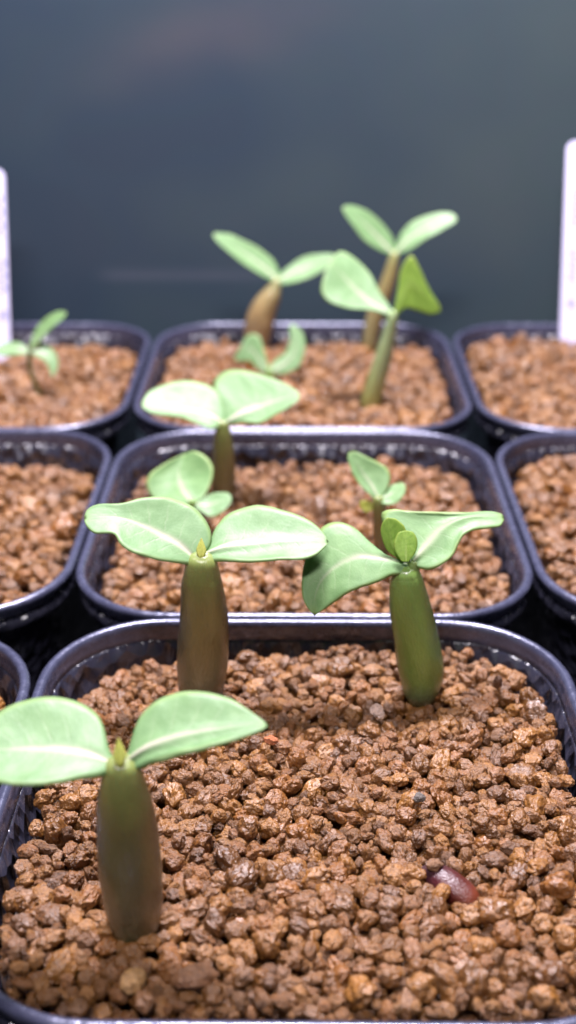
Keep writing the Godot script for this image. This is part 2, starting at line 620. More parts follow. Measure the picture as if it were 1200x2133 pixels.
func make_pot(at: Vector3, label: String) -> Node3D:
	if pot_wall == null:
		pot_wall = pot_shell([[0.0285, 0.0], [0.0290, 0.0008], [0.0305, 0.015], [0.0322, 0.032], [0.0338, 0.048], [0.0349, 0.0585], [0.0355, 0.0594], [0.0364, 0.0598], [0.03685, 0.0603], [0.0370, 0.0610], [0.03675, 0.0616], [0.0362, 0.0619], [0.0360, 0.0621],
			[0.0355, 0.0621], [0.0353, 0.0616], [0.0351, 0.0606], [0.0347, 0.0585], [0.0331, 0.048], [0.0315, 0.032], [0.0298, 0.015], [0.0284, 0.0018]])
		pot_rim = pot_shell([[0.0356, 0.0620], [0.0362, 0.0622], [0.0367, 0.0625], [0.0370, 0.0630], [0.0371, 0.0635], [0.03725, 0.0638], [0.0374, 0.0643], [0.0373, 0.0647], [0.0370, 0.06495], [0.0367, 0.06506], [0.0364, 0.06504], [0.0361, 0.0649], [0.0359, 0.0645], [0.0358, 0.0639], [0.0357, 0.0630], [0.0355, 0.0622], [0.0356, 0.0620]])
		var p: Array = []
		var cols := 0
		for ring in 3:
			var line := rounded_square(0.0285 * ring / 2.0 + 0.0001, 0.0070 * ring / 2.0 + 0.00005, 0.0012)
			cols = line.size()
			p.append_array(line)
		pot_floor = grid_mesh(p, 3, cols)
	var o := thing("plant_pot", label, "plant pot", "square black nursery pots in a grid", at)
	put("wall", pot_wall, mat_pot, o)
	put("rim", pot_rim, mat_rim, o)
	put("base", pot_floor, mat_pot, o)
	return o


# ---------------------------------------------------------------- seedlings
func seedling(label: String, data: Dictionary, tints: Array, blade: Array, thick: Array, seed_of: int) -> Node3D:
	var o := thing("seedling", label, "seedling", "succulent seedlings in the pots", data.base)
	var smooth: Array = []
	for c in tints: smooth.append(Color(c[0], c[1], c[2]))
	put("stem", stem_mesh(data.stem, smooth, seed_of, 0.07), mat_stem, o)
	for k in data.leaves.size():
		var l: Dictionary = data.leaves[k]
		if k < 2:
			# the short stalk by which a seed leaf joins the stem
			var top := Vector3(data.stem[0], data.stem[1], data.stem[2])
			var first := Vector3(l.M[0], l.M[1], l.M[2])
			var second := Vector3(l.M[3], l.M[4], l.M[5])
			var wide: float = data.stem[3]
			var out := second - first
			var low: Vector3 = top.lerp(first, 0.4) - Vector3(0, wide * 0.7, 0)
			var tip := first + out * 0.38
			var neck := first - Vector3(0, wide * 0.12, 0)
			put("leaf_stalk", stem_mesh([tip.x, tip.y, tip.z, wide * 0.12, first.x + out.x * 0.15, first.y + out.y * 0.15 - wide * 0.06, first.z + out.z * 0.15, wide * 0.3, neck.x, neck.y, neck.z, wide * 0.42, low.x, low.y, low.z, wide * 0.6],
				[smooth[0].lerp(Color(0.5, 0.5, 0.32), 0.5), smooth[0].lerp(Color(0.45, 0.5, 0.2), 0.3), smooth[0]], seed_of + 30 + k, 0.02), mat_stem, o)
		put("young_leaf" if blade[k] == mat_young or blade[k] == mat_bud else "leaf", leaf_mesh(l.M, l.U, l.L, thick[k], seed_of + k, 0.25 if thick[k] > 0.4 else 0.1), blade[k], o)
	return o


# a small upright leaf between the two seed leaves
func bud(plant: Node3D, at: Vector3, tall: float, wide: float, lean: float, thick := 0.5) -> void:
	var m: Array = []
	var u: Array = []
	var l: Array = []
	for k in 7:
		var s := k / 6.0
		var half := wide * 0.5 * (0.35 + 1.35 * sin(PI * minf(s * 1.15, 1.0)) * (1.0 - s * 0.35)) * (1.0 if k < 6 else 0.0)
		var c := at + Vector3(lean * s * s, tall * s, -1.6 * s)
		m.append_array([c.x, c.y, c.z - 0.12])
		u.append_array([c.x - half * 0.62, c.y, c.z])
		l.append_array([c.x + half * 0.62, c.y, c.z])
	put("bud", leaf_mesh(m, u, l, thick, 5), mat_bud, plant)


var P1 := {"base": Vector3(-0.0186, 0.0615, -0.0929),
	"stem": [0.12,22.56,0,1.8,0.09,21.24,0,2.15,0.13,18.95,0,2.65,0.18,16.48,0,2.96,0.19,12.71,0,3.2,0.2,9.47,0,3.29,0.21,6.16,0,3.18,0.13,3.12,0,2.85,0.02,0.35,0,2.27,-0.09,-2.47,-0,1.35],
	"leaves": [
		{"M": [-0.51,22.43,0,-2.52,23.27,-0.59,-5.63,23.77,-1.03,-9.2,23.88,-1.05,-12.01,23.95,-0.81,-14.11,23.95,-0.53],
		"U": [-1.08,22.63,-0.79,-1.62,23.41,-1.93,-1.85,24.3,-3.25,-2.83,25.24,-5.02,-4.57,25.93,-6.12,-6.45,26.28,-6.62,-8.19,26.35,-6.76,-10.8,26.17,-6.16,-12.81,25.66,-5.04,-14.08,24.77,-2.78,-14.15,24,-0.7],
		"L": [-0.57,22.36,0.28,-2,22.8,1.57,-4.76,23.34,2.97,-7.58,23.45,3.84,-11.09,23.42,3.61,-13.05,23.57,2.09,-14.09,23.92,-0.41]},
		{"M": [0.44,22.44,0,2.25,23.79,-0.77,4.62,24.68,-1.31,7.47,25.4,-1.62,10.33,25.97,-1.65,14.5,26.81,-1.42],
		"U": [0.67,22.58,-0.57,0.79,23.47,-1.48,0.95,24.64,-2.66,1.55,25.81,-4.27,2.74,26.66,-5.24,4.26,27.21,-5.88,6.22,27.61,-5.92,8.44,27.71,-5.62,10.67,27.6,-4.72,12.9,27.19,-3.03,14.55,26.83,-1.48],
		"L": [0.96,22.36,0.34,2.12,23.06,0.62,3.26,23.88,0.68,6,24.98,0.87,8.81,25.74,0.65,11.82,26.27,-0.05,13.91,26.59,-0.78,14.55,26.78,-1.31]},
	]}
var P2 := {"base": Vector3(-0.0146, 0.0610, -0.1376),
	"stem": [0.71,21.7,0,2.11,0.65,20.01,0,2.45,0.66,18.31,0,2.78,0.66,14.17,0,3.24,0.46,9.93,0,3.47,0.25,5.59,0,3.48,-0.01,1.8,0,3.25,-0.09,-0.66,0,2.72,-0.16,-2.73,0,1.71],
	"leaves": [
		{"M": [-0.05,21.98,0,-2.36,23.72,-0.95,-5.3,25.15,-1.69,-7.91,26.35,-2.1,-10.76,27.2,-2.22,-14.86,27.33,-1.79],
		"U": [0.37,22.18,-0.45,1.75,23.43,-1.38,1.9,24.66,-2.64,1.06,26.06,-4.15,-0.48,27.27,-5.36,-2.76,28.18,-5.84,-5,28.68,-5.7,-7.82,28.81,-4.95,-10.27,28.57,-3.8,-13.18,28.45,-3.88,-14.59,28.05,-3.22,-14.94,27.4,-1.94],
		"L": [-0.26,21.67,0.75,-1.23,22.09,1.13,-5.07,23.52,2.58,-7.87,24.54,2.91,-9.59,25.45,2.23,-10.59,26.31,0.92,-11.98,26.46,0.8,-13.2,26.41,0.71,-14.35,26.77,-0.36,-14.9,27.26,-1.64]},
		{"M": [0.18,21.4,0,1.59,22.38,-0.56,3.96,23.19,-1.1,6.9,23.55,-1.41,10.43,23.95,-1.52,14.21,24.22,-1.32,17.53,24.37,-0.96],
		"U": [1.31,21.66,-0.6,1.92,22.77,-1.52,1.87,23.89,-2.73,2.34,24.92,-3.97,3.78,26.11,-5.53,6.1,26.85,-6.4,8.85,27.03,-6.35,12.13,26.69,-5.44,15.12,25.97,-4,16.84,25.11,-2.43,17.59,24.4,-1.03],
		"L": [-0.43,21.21,0.45,1.07,22.14,0.4,5.81,22.92,1.8,9.86,23.22,2.18,14.2,23.36,2.01,15.97,23.59,1.24,17,23.98,0.08,17.59,24.3,-0.81]},
	]}
var P3 := {"base": Vector3(0.0165, 0.0612, -0.1380),
	"stem": [-3.11,19.69,0,1.93,-2.92,18.21,0,2.33,-2.38,14.83,0,2.74,-1.37,10.23,0,3.04,-0.58,6.3,0,3.21,-0.18,3.5,0,3.17,-0.12,1.06,0,2.71,-0.08,-1.15,0,1.77,-0.08,-2.48,0,0.96],
	"leaves": [
		{"M": [-2.07,20.8,0,-6.05,21.55,-0.48,-9.26,21.86,-0.68,-11.83,21.03,-0.17,-14.08,19.39,0.85,-15.17,17.48,2.04,-15.42,15.21,3.47],
		"U": [-1.79,21.12,-0.49,-3.79,21.26,-0.49,-5.71,21.55,-0.73,-6.78,22.08,-1.39,-7.9,23.01,-2.65,-9.16,23.99,-3.99,-10.77,24.73,-4.96,-12.39,24.77,-5.31,-14.49,24.02,-4.61,-16,22.17,-2.78,-16.9,20,-0.66,-17.03,17.32,1.79,-16.32,16.04,2.87,-15.42,15.21,3.47],
		"L": [-2.13,20.17,0.98,-3.88,20.2,1.3,-5.18,20.2,1.58,-6.81,19.81,2.43,-9.36,19.17,3,-12.52,17.41,3.4,-14.09,16.15,3.54,-15.36,15.17,3.53]},
		{"M": [-2.1,21.38,0,-0.24,23.05,-1.64,1.75,24.73,-3.14,4.37,25.78,-3.96,6.95,26.11,-4.05,10.15,26.2,-3.79],
		"U": [-2.85,21.52,-0.27,-4.42,22.59,-1.39,-5.57,24.16,-3.26,-6.29,25.52,-4.89,-6.07,26.15,-5.67,-4.58,26.5,-5.71,-2.03,26.48,-5.03,1.8,26.51,-4.41,4.39,26.63,-4.48,8.3,26.75,-4.71,9.83,26.55,-4.4,10.23,26.28,-3.93],
		"L": [-1.51,20.96,0.82,-0.13,21.15,1.53,1.43,21.83,1.44,2.72,22.73,0.84,3.76,24.02,-0.55,4.65,24.78,-1.44,6.1,25.22,-2,8.04,25.39,-2.23,9.49,25.53,-2.54,10.19,26.09,-3.59]},
		{"M": [-3.63,21.56,-0.2,-4.93,23.54,-0.99,-5.34,25.33,-1.7,-5.74,26.88,-2.32],
		"U": [-4.15,21.74,-0.26,-5.7,22.93,-0.75,-6.55,25.03,-1.58,-6.31,26.35,-2.1,-5.74,26.88,-2.32],
		"L": [-3.38,21.87,-0.3,-3.15,23.86,-1.06,-3.3,25.67,-1.76,-4.46,26.73,-2.2,-5.67,26.94,-2.34]},
		{"M": [-3.23,22.02,0.9,-3.28,23.1,0.22,-3.27,24.45,-0.63,-3.2,25.54,-1.31],
		"U": [-3.87,22.07,0.87,-4.69,23.1,0.23,-4.81,24.19,-0.42,-4.23,25.29,-1.09,-3.27,25.54,-1.31],
		"L": [-2.85,22.08,0.87,-2.01,23,0.29,-1.69,24.2,-0.43,-2.19,25.3,-1.09,-3.14,25.54,-1.31]},
	]}
var P4 := {"base": Vector3(-0.0153, 0.0600, -0.2032),
	"stem": [0.21,15.96,0,1.16,0.25,13.94,0,1.61,0.25,10.04,0,2.17,0.15,6.07,0,2.37,0.05,2.04,0,2.29,-0.01,-0.51,0,1.94,-0.06,-2.57,0,1.11],
	"leaves": [
		{"M": [0.48,15.96,0,-1.85,17.3,-0.77,-4.98,18.05,-1.27,-9.88,18.79,-1.44,-14.83,19.56,-1.19],
		"U": [0.8,16.41,-0.81,0.39,18.21,-2.56,-0.68,20.25,-4.75,-2.26,21.33,-5.95,-5.54,22.06,-6.56,-9.91,21.96,-5.76,-13.55,21.01,-3.91,-14.77,19.73,-1.49],
		"L": [0.5,15.75,0.41,-0.44,15.83,1.1,-1.87,15.87,2.38,-4.53,17.03,1.74,-7.74,17.88,1.03,-12.62,18.36,0.82,-14.29,18.93,-0.11,-14.81,19.45,-0.99]},
		{"M": [0.84,15.97,0,3.51,17.45,-0.85,6.63,18.6,-1.43,10.65,19.94,-1.72,14.56,21.24,-1.71],
		"U": [0.8,16.41,-0.81,-0.73,18.82,-3.46,-1.81,20.9,-5.83,-1.35,22.48,-7.82,0.99,23.51,-8.71,4.39,23.58,-8.01,8.79,23.1,-6.17,12.68,22.22,-3.91,14.65,21.36,-1.92],
		"L": [1.19,15.97,0,3.1,16.62,0.42,6.8,17.16,1.96,9.8,18.29,1.46,12.44,19.45,0.52,14.21,20.38,-0.5,14.65,21.13,-1.51]},
	]}
var P5 := {"base": Vector3(-0.0200, 0.0600, -0.1891),
	"stem": [0.15,6.67,0,0.69,0.17,4.85,0,0.86,0.05,1.47,0,1.04,-0.05,-1.48,0,0.79],
	"leaves": [
		{"M": [-0.12,6.29,0,-1.32,6.99,-2.56,-2.26,8.1,-4.9,-2.82,9.7,-6.95,-1.79,12.08,-9.05],
		"U": [-0.81,6.12,0.05,-4.38,6.52,-1.46,-7.27,6.31,-2.5,-8.57,7.99,-4.01,-7.95,9.64,-5.43,-6.03,10.75,-6.8,-4.34,11.47,-7.8,-1.88,12.25,-9.1],
		"L": [0.49,6.62,-0.1,2.14,7.19,-1.32,3.19,8.69,-3.01,3.62,10.95,-5.37,2.14,12.49,-7.26,0.05,12.9,-8.5,-1.61,12.33,-9.13]},
		{"M": [0.23,6.29,0,2.62,5.87,-0.1,4.77,6.46,-0.28,7.1,7.23,-0.29],
		"U": [0.36,6.59,-0.57,2.53,7.08,-1.76,4.95,7.71,-2.05,6.62,7.7,-1.49,7.18,7.32,-0.48],
		"L": [0.25,6.05,0.48,1.86,5.43,1.54,3.62,5.05,2.48,5.48,5.61,2.07,6.72,6.46,0.89,7.2,7.13,-0.1]},
	]}
var P6 := {"base": Vector3(0.0137, 0.0605, -0.1803),
	"stem": [-1.05,11.13,0,0.9,-0.84,9.77,0,1.15,-0.56,6.56,0,1.32,-0.18,2.83,0,1.41,0.02,-0.48,0,1.17,0.07,-1.91,0,0.67],
	"leaves": [
		{"M": [-1.05,11.13,0,-2.07,12.81,-1.69,-3.44,14.4,-3,-5.98,17.62,-4.87],
		"U": [-1.7,11.13,0,-3.72,12.62,-1.22,-5.26,14.42,-2.57,-6.23,16.8,-4.28,-6.06,17.69,-4.91],
		"L": [-0.39,11.41,-0.17,0.43,12.49,-0.94,1.02,14.19,-2.14,0.39,15.69,-3.18,-2.46,16.88,-4.13,-5.08,17.86,-4.94,-5.9,17.69,-4.91]},
		{"M": [-1.2,10.95,0,0.35,11.39,-0.31,1.96,12.17,-0.57,3.49,13.16,-0.7],
		"U": [-1.18,11.23,-0.55,0.15,12.23,-1.49,1.79,13.1,-1.97,3.07,13.41,-1.7,3.58,13.25,-0.89],
		"L": [-1.39,10.72,0.46,0.5,10.74,1.42,2.27,11.33,1.32,3.36,12.36,0.28,3.56,13.06,-0.52]},
		{"M": [-1.32,10.07,-0.3,-2.13,9.63,-0.32,-2.94,9.43,-0.32,-4.11,10.41,-0.33],
		"U": [-1.49,10.37,-0.43,-2.3,10.32,-0.54,-3.28,10.56,-0.59,-4.03,10.64,-0.43],
		"L": [-1.24,9.7,-0.13,-2.12,8.98,0.07,-3.27,8.72,0.12,-4.1,9.46,-0.04,-4.19,10.26,-0.27]},
	]}
var P7 := {"base": Vector3(-0.0116, 0.0615, -0.2941),
	"stem": [5.08,16.93,0,1.22,4.71,15.44,0,1.71,3.71,13.19,0,2.58,2.09,10.03,0,3.33,0.95,6.85,0,3.65,0.29,3.63,0,3.61,0,0.39,0,3.25,-0.03,-2.22,0,2.01],
	"leaves": [
		{"M": [5.57,17.06,0,1.68,20.32,-0.79,-3.51,23.86,-1.28,-10.67,28.34,-1.19],
		"U": [6.04,18.05,-1.38,4.57,21.21,-2.56,1.28,24.03,-3.06,-3.55,26.7,-3.05,-7.15,28.18,-2.91,-10.57,28.7,-1.69],
		"L": [4.84,16.7,0.5,1.95,18.25,1.26,-1.65,20.65,1.51,-5.6,23.47,1.15,-9.45,26.55,-0.06,-10.78,28.15,-0.94]},
		{"M": [5.32,16.56,0,9.22,18.66,-0.88,14.09,20.58,-1.36,19.78,23.01,-1.38],
		"U": [5.06,17.46,-1.25,7.99,19.94,-2.24,11.65,22.06,-3.15,15.92,23.11,-2.92,18.7,23.38,-2.33,19.9,23.1,-1.5],
		"L": [5.57,16.11,0.63,9.84,17.01,2.06,14.07,18.58,1.93,17.7,20.32,1.07,19.89,22.73,-1]},
	]}
var P8 := {"base": Vector3(0.0175, 0.0615, -0.2919),
	"stem": [5.61,24.28,0,1.08,5.32,22.46,0,1.44,4.62,18.8,0,1.81,3.33,14.48,0,2.07,1.55,9.47,0,2.21,0.48,4.38,0,2.1,-0.01,0.26,0,1.74,-0.07,-1.82,0,1],
	"leaves": [
		{"M": [5.25,24.28,0,1.68,27.94,-0.82,-2.59,31.97,-1.27,-7.41,35.73,-1.23],
		"U": [5.78,25.39,-1.34,5.14,27.96,-2.19,2.55,31.16,-2.82,-1.12,34.07,-3.02,-4.74,35.77,-2.75,-7.41,35.92,-1.45],
		"L": [4.53,24.18,0.11,1.05,25.87,1.12,-2.12,28.09,1.44,-5.02,31.46,0.72,-7.29,34.49,-0.48,-7.65,35.55,-1.01]},
		{"M": [5.73,24.28,0,8.85,27.64,-0.76,13.51,30.65,-1.19,20.61,33.02,-0.93],
		"U": [5.53,25.21,-1.12,7.38,29.35,-2.42,10.55,32.05,-3.15,14.77,33.7,-3.2,19.09,34.07,-2.62,20.64,33.4,-1.38],
		"L": [6.32,24.19,0.11,9.04,25.54,1.19,12.59,28.09,1.38,16.78,30.47,0.84,19.98,32.13,-0.16,20.72,32.84,-0.71]},
	]}
var P9 := {"base": Vector3(0.0148, 0.0617, -0.2484),
	"stem": [4.97,22.09,0,0.94,4.71,20.69,0,1.25,3.93,16.34,0,1.58,2.76,10.81,0,1.91,1.35,5.17,0,2.15,0.4,0.93,0,2.16,0.03,-0.93,0,1.3],
	"leaves": [
		{"M": [4.13,22.09,0,-0.22,24.09,-1.88,-4.4,27.32,-3.87,-8.81,31.85,-5.79],
		"U": [4.38,22.87,-0.97,2.13,25.8,-3.43,-0.44,29.49,-6.36,-3.59,32.21,-8.18,-6.66,33.4,-8.5,-8.59,32.25,-6.28],
		"L": [3.7,21.69,0.49,-0.27,22.84,0.04,-4.99,23.24,0.72,-8.95,24.42,0.42,-10.81,26.24,-1.01,-10.28,29.25,-3.6,-9.02,31.77,-5.7]},
		{"M": [5.35,21.92,0.5,6.75,25.32,-0.64,8.16,28.23,-1.61,11.1,26.3,-0.96,15.01,22.91,0.18],
		"U": [4.93,22.22,0.44,5.67,26.85,-0.88,6.41,31.24,-2.13,8.51,33.99,-2.81,10.33,31.27,-2.08,12.4,27.35,-1.02,15.1,23.41,0.07],
		"L": [5.57,21.72,0.54,7.54,23.12,-0.16,10.19,22.33,-0.29,13.1,21.72,0.16,15.23,22.51,0.26]},
	]}
var P10 := {"base": Vector3(-0.0075, 0.0620, -0.2631),
	"stem": [-0.32,3.35,0,0.79,-0.21,2.16,0,1.02,0,0.48,0,1.14,-0.01,-0.96,0,0.8],
	"leaves": [
		{"M": [-0.77,2.87,0,-2.63,5.32,-2.55,-4.95,7.26,-4.55,-8.43,5.3,-2.55],
		"U": [-0.32,3.7,-0.36,-1.61,7.45,-3.29,-3,10.3,-5.42,-5.52,9.98,-5.65,-7.2,7.55,-3.99,-8.54,5.72,-2.73],
		"L": [-1.11,2.46,0.18,-3.19,3.29,-1.51,-4.94,4.41,-3.09,-6.98,4.51,-2.78,-8.54,4.99,-2.41]},
		{"M": [-0.09,2.99,0,3.29,4.69,-0.97,5.77,7.47,-2.56,4.96,12.84,-5.63],
		"U": [-0.55,3.85,-0.61,1.7,5.92,-1.86,3.51,6.94,-2.36,4.63,9.83,-3.98,4.51,12.23,-5.32,4.85,12.94,-5.7],
		"L": [0.25,2.62,0.27,3.64,2.67,0.4,6.69,4.16,-0.45,8.26,8.08,-2.87,7.57,11.24,-4.77,5.3,13.03,-5.76]},
	]}
var P11 := {"base": Vector3(-0.0608, 0.0615, -0.2569),
	"stem": [-1.5,10.96,0,0.44,-1.8,9,0,0.51,-1.7,5.53,0,0.55,-1.01,2.36,0,0.58,-0.02,-0.24,0,0.56],
	"leaves": [
		{"M": [-1.27,11.07,0,0.74,13.69,-1.22,3.45,16.46,-2.14,7.06,18.8,-2.51],
		"U": [-1.56,11.67,-0.63,-0.2,15.09,-2.06,2.16,17.44,-2.89,5.07,19.01,-3.33,7.04,18.98,-2.69],
		"L": [-0.93,10.99,0.09,1.27,13.34,-0.43,3.89,15.85,-1.09,6.33,17.67,-1.78,7.08,18.55,-2.24]},
		{"M": [-1.12,10.39,0,1.27,10.27,-0.2,3.27,8.48,0.76,3.82,5.41,2.9],
		"U": [-1.32,10.85,-0.67,1.52,11.65,-1.73,4.13,9.98,-0.55,4.93,7.72,1.26,3.94,5.34,3.02],
		"L": [-0.93,10,0.56,0.94,9.49,1.4,2.55,8.25,1.8,3.6,5.41,2.9]},
		{"M": [-1.88,10.5,0,-3.98,11.08,-0.42,-6.74,10.93,-0.42,-9.67,11,-0.17],
		"U": [-1.86,10.87,-0.61,-4.15,12.13,-1.63,-6.61,12.18,-1.82,-9.62,11.22,-0.54],
		"L": [-1.88,10.06,0.74,-4.76,10.21,1.55,-8.06,10.08,1.53,-9.61,10.78,0.2]},
	]}



func _ready() -> void:
	rng.seed = 4
	# camera
	var cam := Camera3D.new()
	cam.name = "camera"
	add_child(cam)
	cam.position = Vector3(-0.0014, 0.1583, 0.0)
	cam.rotation = Vector3(-0.459230, 0.007318, 0.0)
	cam.keep_aspect = Camera3D.KEEP_HEIGHT
	var lens := CameraAttributesPhysical.new()
	lens.frustum_focal_length = 27.6
	lens.frustum_near = 0.01
	lens.frustum_far = 20.0
	lens.frustum_focus_distance = 0.145
	lens.exposure_aperture = 12.0
	cam.attributes = lens
	cam.fov = 47.05
	cam.near = 0.01
	cam.far = 20.0
	cam.current = true
	# surroundings: a dim, cool room
	var env := Environment.new()
	env.background_mode = Environment.BG_COLOR
	env.background_color = Color(0.17, 0.18, 0.25)
	env.background_energy_multiplier = 1.0
	env.tonemap_mode = Environment.TONE_MAPPER_LINEAR
	env.tonemap_exposure = 1.0
	env.sdfgi_enabled = true
	env.ssao_enabled = true
	env.ssil_enabled = true
	var we := WorldEnvironment.new()
	we.name = "surroundings"
	we.environment = env
	add_child(we)
	# the grow lamp over the pots
	var lamp := AreaLight3D.new()
	lamp.name = "grow_lamp"
	add_child(lamp)
	lamp.area_size = Vector2(0.13, 0.05)
	lamp.position = Vector3(0.0, 0.41, -0.245)
	lamp.rotation = Vector3(-PI / 2, 0, 0)
	lamp.light_color = lin(0.96, 0.90, 1.0)
	lamp.light_energy = 0.475
	lamp.area_normalize_energy = true
	lamp.shadow_enabled = true
	var front_light := AreaLight3D.new()  # added unseen light that brightens the stem fronts
	front_light.name = "added_front_light"
	add_child(front_light)
	front_light.area_size = Vector2(0.12, 0.03)
	front_light.position = Vector3(-0.03, 0.40, 0.04)
	front_light.rotation = Vector3(-PI / 2 + 0.5, 0, 0)
	front_light.light_color = lin(1.0, 0.93, 0.97)
	front_light.light_energy = 0.115
	front_light.area_normalize_energy = true
	front_light.shadow_enabled = true

	make_materials()

	# the shelf and the dark panel behind
	var shelf_mat := StandardMaterial3D.new()
	shelf_mat.albedo_color = lin(0.02, 0.021, 0.028)
	shelf_mat.roughness = 0.5
	var box := BoxMesh.new()
	box.size = Vector3(0.9, 0.02, 0.6)
	var shelf := put("shelf", box, shelf_mat)
	shelf.position = Vector3(0, -0.0101, -0.2)
	tag(shelf, "dark flat shelf surface under the pots", "shelf", "", "structure")
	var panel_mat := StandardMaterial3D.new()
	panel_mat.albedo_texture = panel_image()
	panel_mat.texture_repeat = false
	panel_mat.roughness = 0.3
	panel_mat.metallic_specular = 0.35
	var sheet := BoxMesh.new()
	sheet.size = Vector3(0.9, 0.42, 0.004)
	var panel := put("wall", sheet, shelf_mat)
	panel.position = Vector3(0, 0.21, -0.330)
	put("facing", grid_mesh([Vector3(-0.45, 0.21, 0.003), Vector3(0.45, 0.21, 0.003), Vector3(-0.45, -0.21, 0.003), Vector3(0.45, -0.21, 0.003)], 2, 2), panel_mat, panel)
	tag(panel, "smooth dark blue-grey panel standing behind the pots", "wall", "", "structure")

	# pots: rows from the nearest; the outer columns stand a little askew
	var pots := {
		"front centre": [Vector3(0, 0, -0.1153), 0.0, "black square pot nearest the camera, holding three thick-stemmed seedlings"],
		"front left": [Vector3(-0.0753, 0, -0.1120), 0.0, "black square pot left of the nearest pot, only its rim edge in view"],
		"front right": [Vector3(0.0755, 0, -0.1150), 0.0, "black square pot right of the nearest pot, barely in view"],
		"middle centre": [Vector3(0, 0, -0.1903), 0.0, "black square pot in the middle of the grid behind the nearest pot"],
		"middle left": [Vector3(-0.0752, 0, -0.1905), 0.0, "black square pot left of the middle pot, soil only"],
		"middle right": [Vector3(0.0752, 0, -0.1898), 0.0, "black square pot right of the middle pot, soil only"],
		"back centre": [Vector3(0, 0, -0.2653), 0.0, "black square pot in the back row centre with four slender seedlings"],
		"back left": [Vector3(-0.0757, 0, -0.2648), 0.0, "black square pot in the back row holding the thin dark seedling"],
		"back right": [Vector3(0.0757, 0, -0.2650), 0.0, "black square pot in the back row right, with a white tag and no seedling"],
	}
	for key in pots: make_pot(pots[key][0], pots[key][2])

	# soil
	for k in 12: soil_shapes.append(granule_mesh(k))
	humps = [[0.0160, 0.0152, 0.0034, 0.0020, -0.68, -2.0], [0.009, -0.0335, 0.009, 0.007, 0.0, 1.7], [-0.030, -0.030, 0.008, 0.008, 0.0, -1.0], [0.0165, -0.0205, 0.0035, 0.0035, 0.0, -0.9]]
	var near := fill(pots["front centre"][0], [6.4, 3.6, 2.4, 2.1], 296, 11500, "brown clay granules filling the nearest pot around the seed husk", 11, 0.84)
	humps = []
	fill(pots["middle centre"][0], [7.5, 6.5, 3.2, 3.2], 200, 6800, "brown clay granules filling the middle pot of the grid", 12, 0.92)
	fill(pots["back centre"][0], [5.6, 5.0, 3.0, 3.0], 0, 5800, "brown clay granules in the back centre pot around slender seedlings", 13)
	fill(pots["middle left"][0], [8.0, 7.4, 3.4, 3.2], 60, 5800, "brown clay granules in the bare pot left of the middle pot", 14)
	fill(pots["middle right"][0], [4.8, 4.8, 3.0, 3.0], 60, 5800, "brown clay granules in the bare pot right of the middle pot", 15)
	fill(pots["back left"][0], [6.5, 6.0, 3.0, 3.0], 0, 5800, "brown clay granules in the back left pot beneath the thin seedling", 16)
	fill(pots["back right"][0], [3.6, 3.6, 3.0, 3.0], 0, 5800, "brown clay granules in the back right pot around a white tag", 17)
	fill(pots["front left"][0], [6.0, 6.0, 3.0, 3.0], 0, 4500, "brown clay granules in the pot at the left edge of the front row", 18)
	fill(pots["front right"][0], [4.0, 4.0, 3.0, 3.0], 0, 4500, "brown clay granules in the pot at the right edge of the front row", 19)
	odd_granule(near, Vector3(-0.0045, 0.0644, -0.1233), Vector3(0.75, 0.55, 0.6), 2, Color(0.62, 0.19, 0.05), "small bright orange granule")
	odd_granule(near, Vector3(-0.0174, 0.0645, -0.0842), Vector3(1.15, 1.1, 1.0), 5, Color(0.58, 0.34, 0.13), "pale tan granule by the front rim", Vector3(0.3, 0.8, 0), 0.45)
	odd_granule(near, Vector3(-0.0115, 0.0645, -0.0848), Vector3(1.6, 1.2, 1.2), 7, Color(0.36, 0.17, 0.07), "large smooth brown granule by the front rim", Vector3(0.1, 0.2, 0), 0.5)
	odd_granule(near, Vector3(0.0096, 0.0645, -0.1296), Vector3(1.0, 0.3, 0.9), 3, Color(0.24, 0.15, 0.10), "flat greyish chip", Vector3(0.5, 0.4, 0.1), 0.5)
	odd_granule(near, Vector3(0.0268, 0.0645, -0.1364), Vector3(0.6, 1.7, 0.5), 4, Color(0.26, 0.15, 0.10), "upright dark brown sliver", Vector3(0.5, 0.3, 0.35))
	odd_granule(near, Vector3(0.0135, 0.0652, -0.1112), Vector3(0.6, 0.55, 0.55), 1, Color(0.16, 0.14, 0.13), "grey granule")

	odd_granule(near, Vector3(0.0143, 0.0640, -0.1012), Vector3(0.75, 0.6, 0.65), 6, Color(0.27, 0.13, 0.05), "granule lying on the seed husk", Vector3(0.4, 0.2, 0.1))

	# seedlings
	var dusky := [[0.34, 0.42, 0.12], [0.25, 0.27, 0.07], [0.22, 0.185, 0.055], [0.225, 0.18, 0.065], [0.26, 0.21, 0.11], [0.23, 0.20, 0.09], [0.14, 0.15, 0.05]]
	var fresh := [[0.31, 0.50, 0.12], [0.24, 0.41, 0.08], [0.23, 0.37, 0.07], [0.25, 0.36, 0.08], [0.36, 0.43, 0.20], [0.18, 0.26, 0.06]]
	var tawny := [[0.46, 0.48, 0.20], [0.46, 0.36, 0.16], [0.42, 0.29, 0.13], [0.42, 0.29, 0.15], [0.44, 0.33, 0.19]]
	var sallow := [[0.46, 0.48, 0.18], [0.46, 0.38, 0.15], [0.44, 0.35, 0.15], [0.46, 0.42, 0.2], [0.46, 0.45, 0.22]]
	var lime := [[0.44, 0.62, 0.26], [0.44, 0.58, 0.28], [0.44, 0.52, 0.22], [0.46, 0.46, 0.14], [0.40, 0.36, 0.09]]
	var s1 := seedling("nearest seedling, thick olive-brown stem with two broad pale leaves", P1, dusky, [mat_leaf, mat_leaf], [1.1, 1.1], 101)
	bud(s1, Vector3(P1.stem[0] + 0.0, P1.stem[1] + 1.1, P1.stem[2] + 1.3), 2.3, 1.35, -0.2)
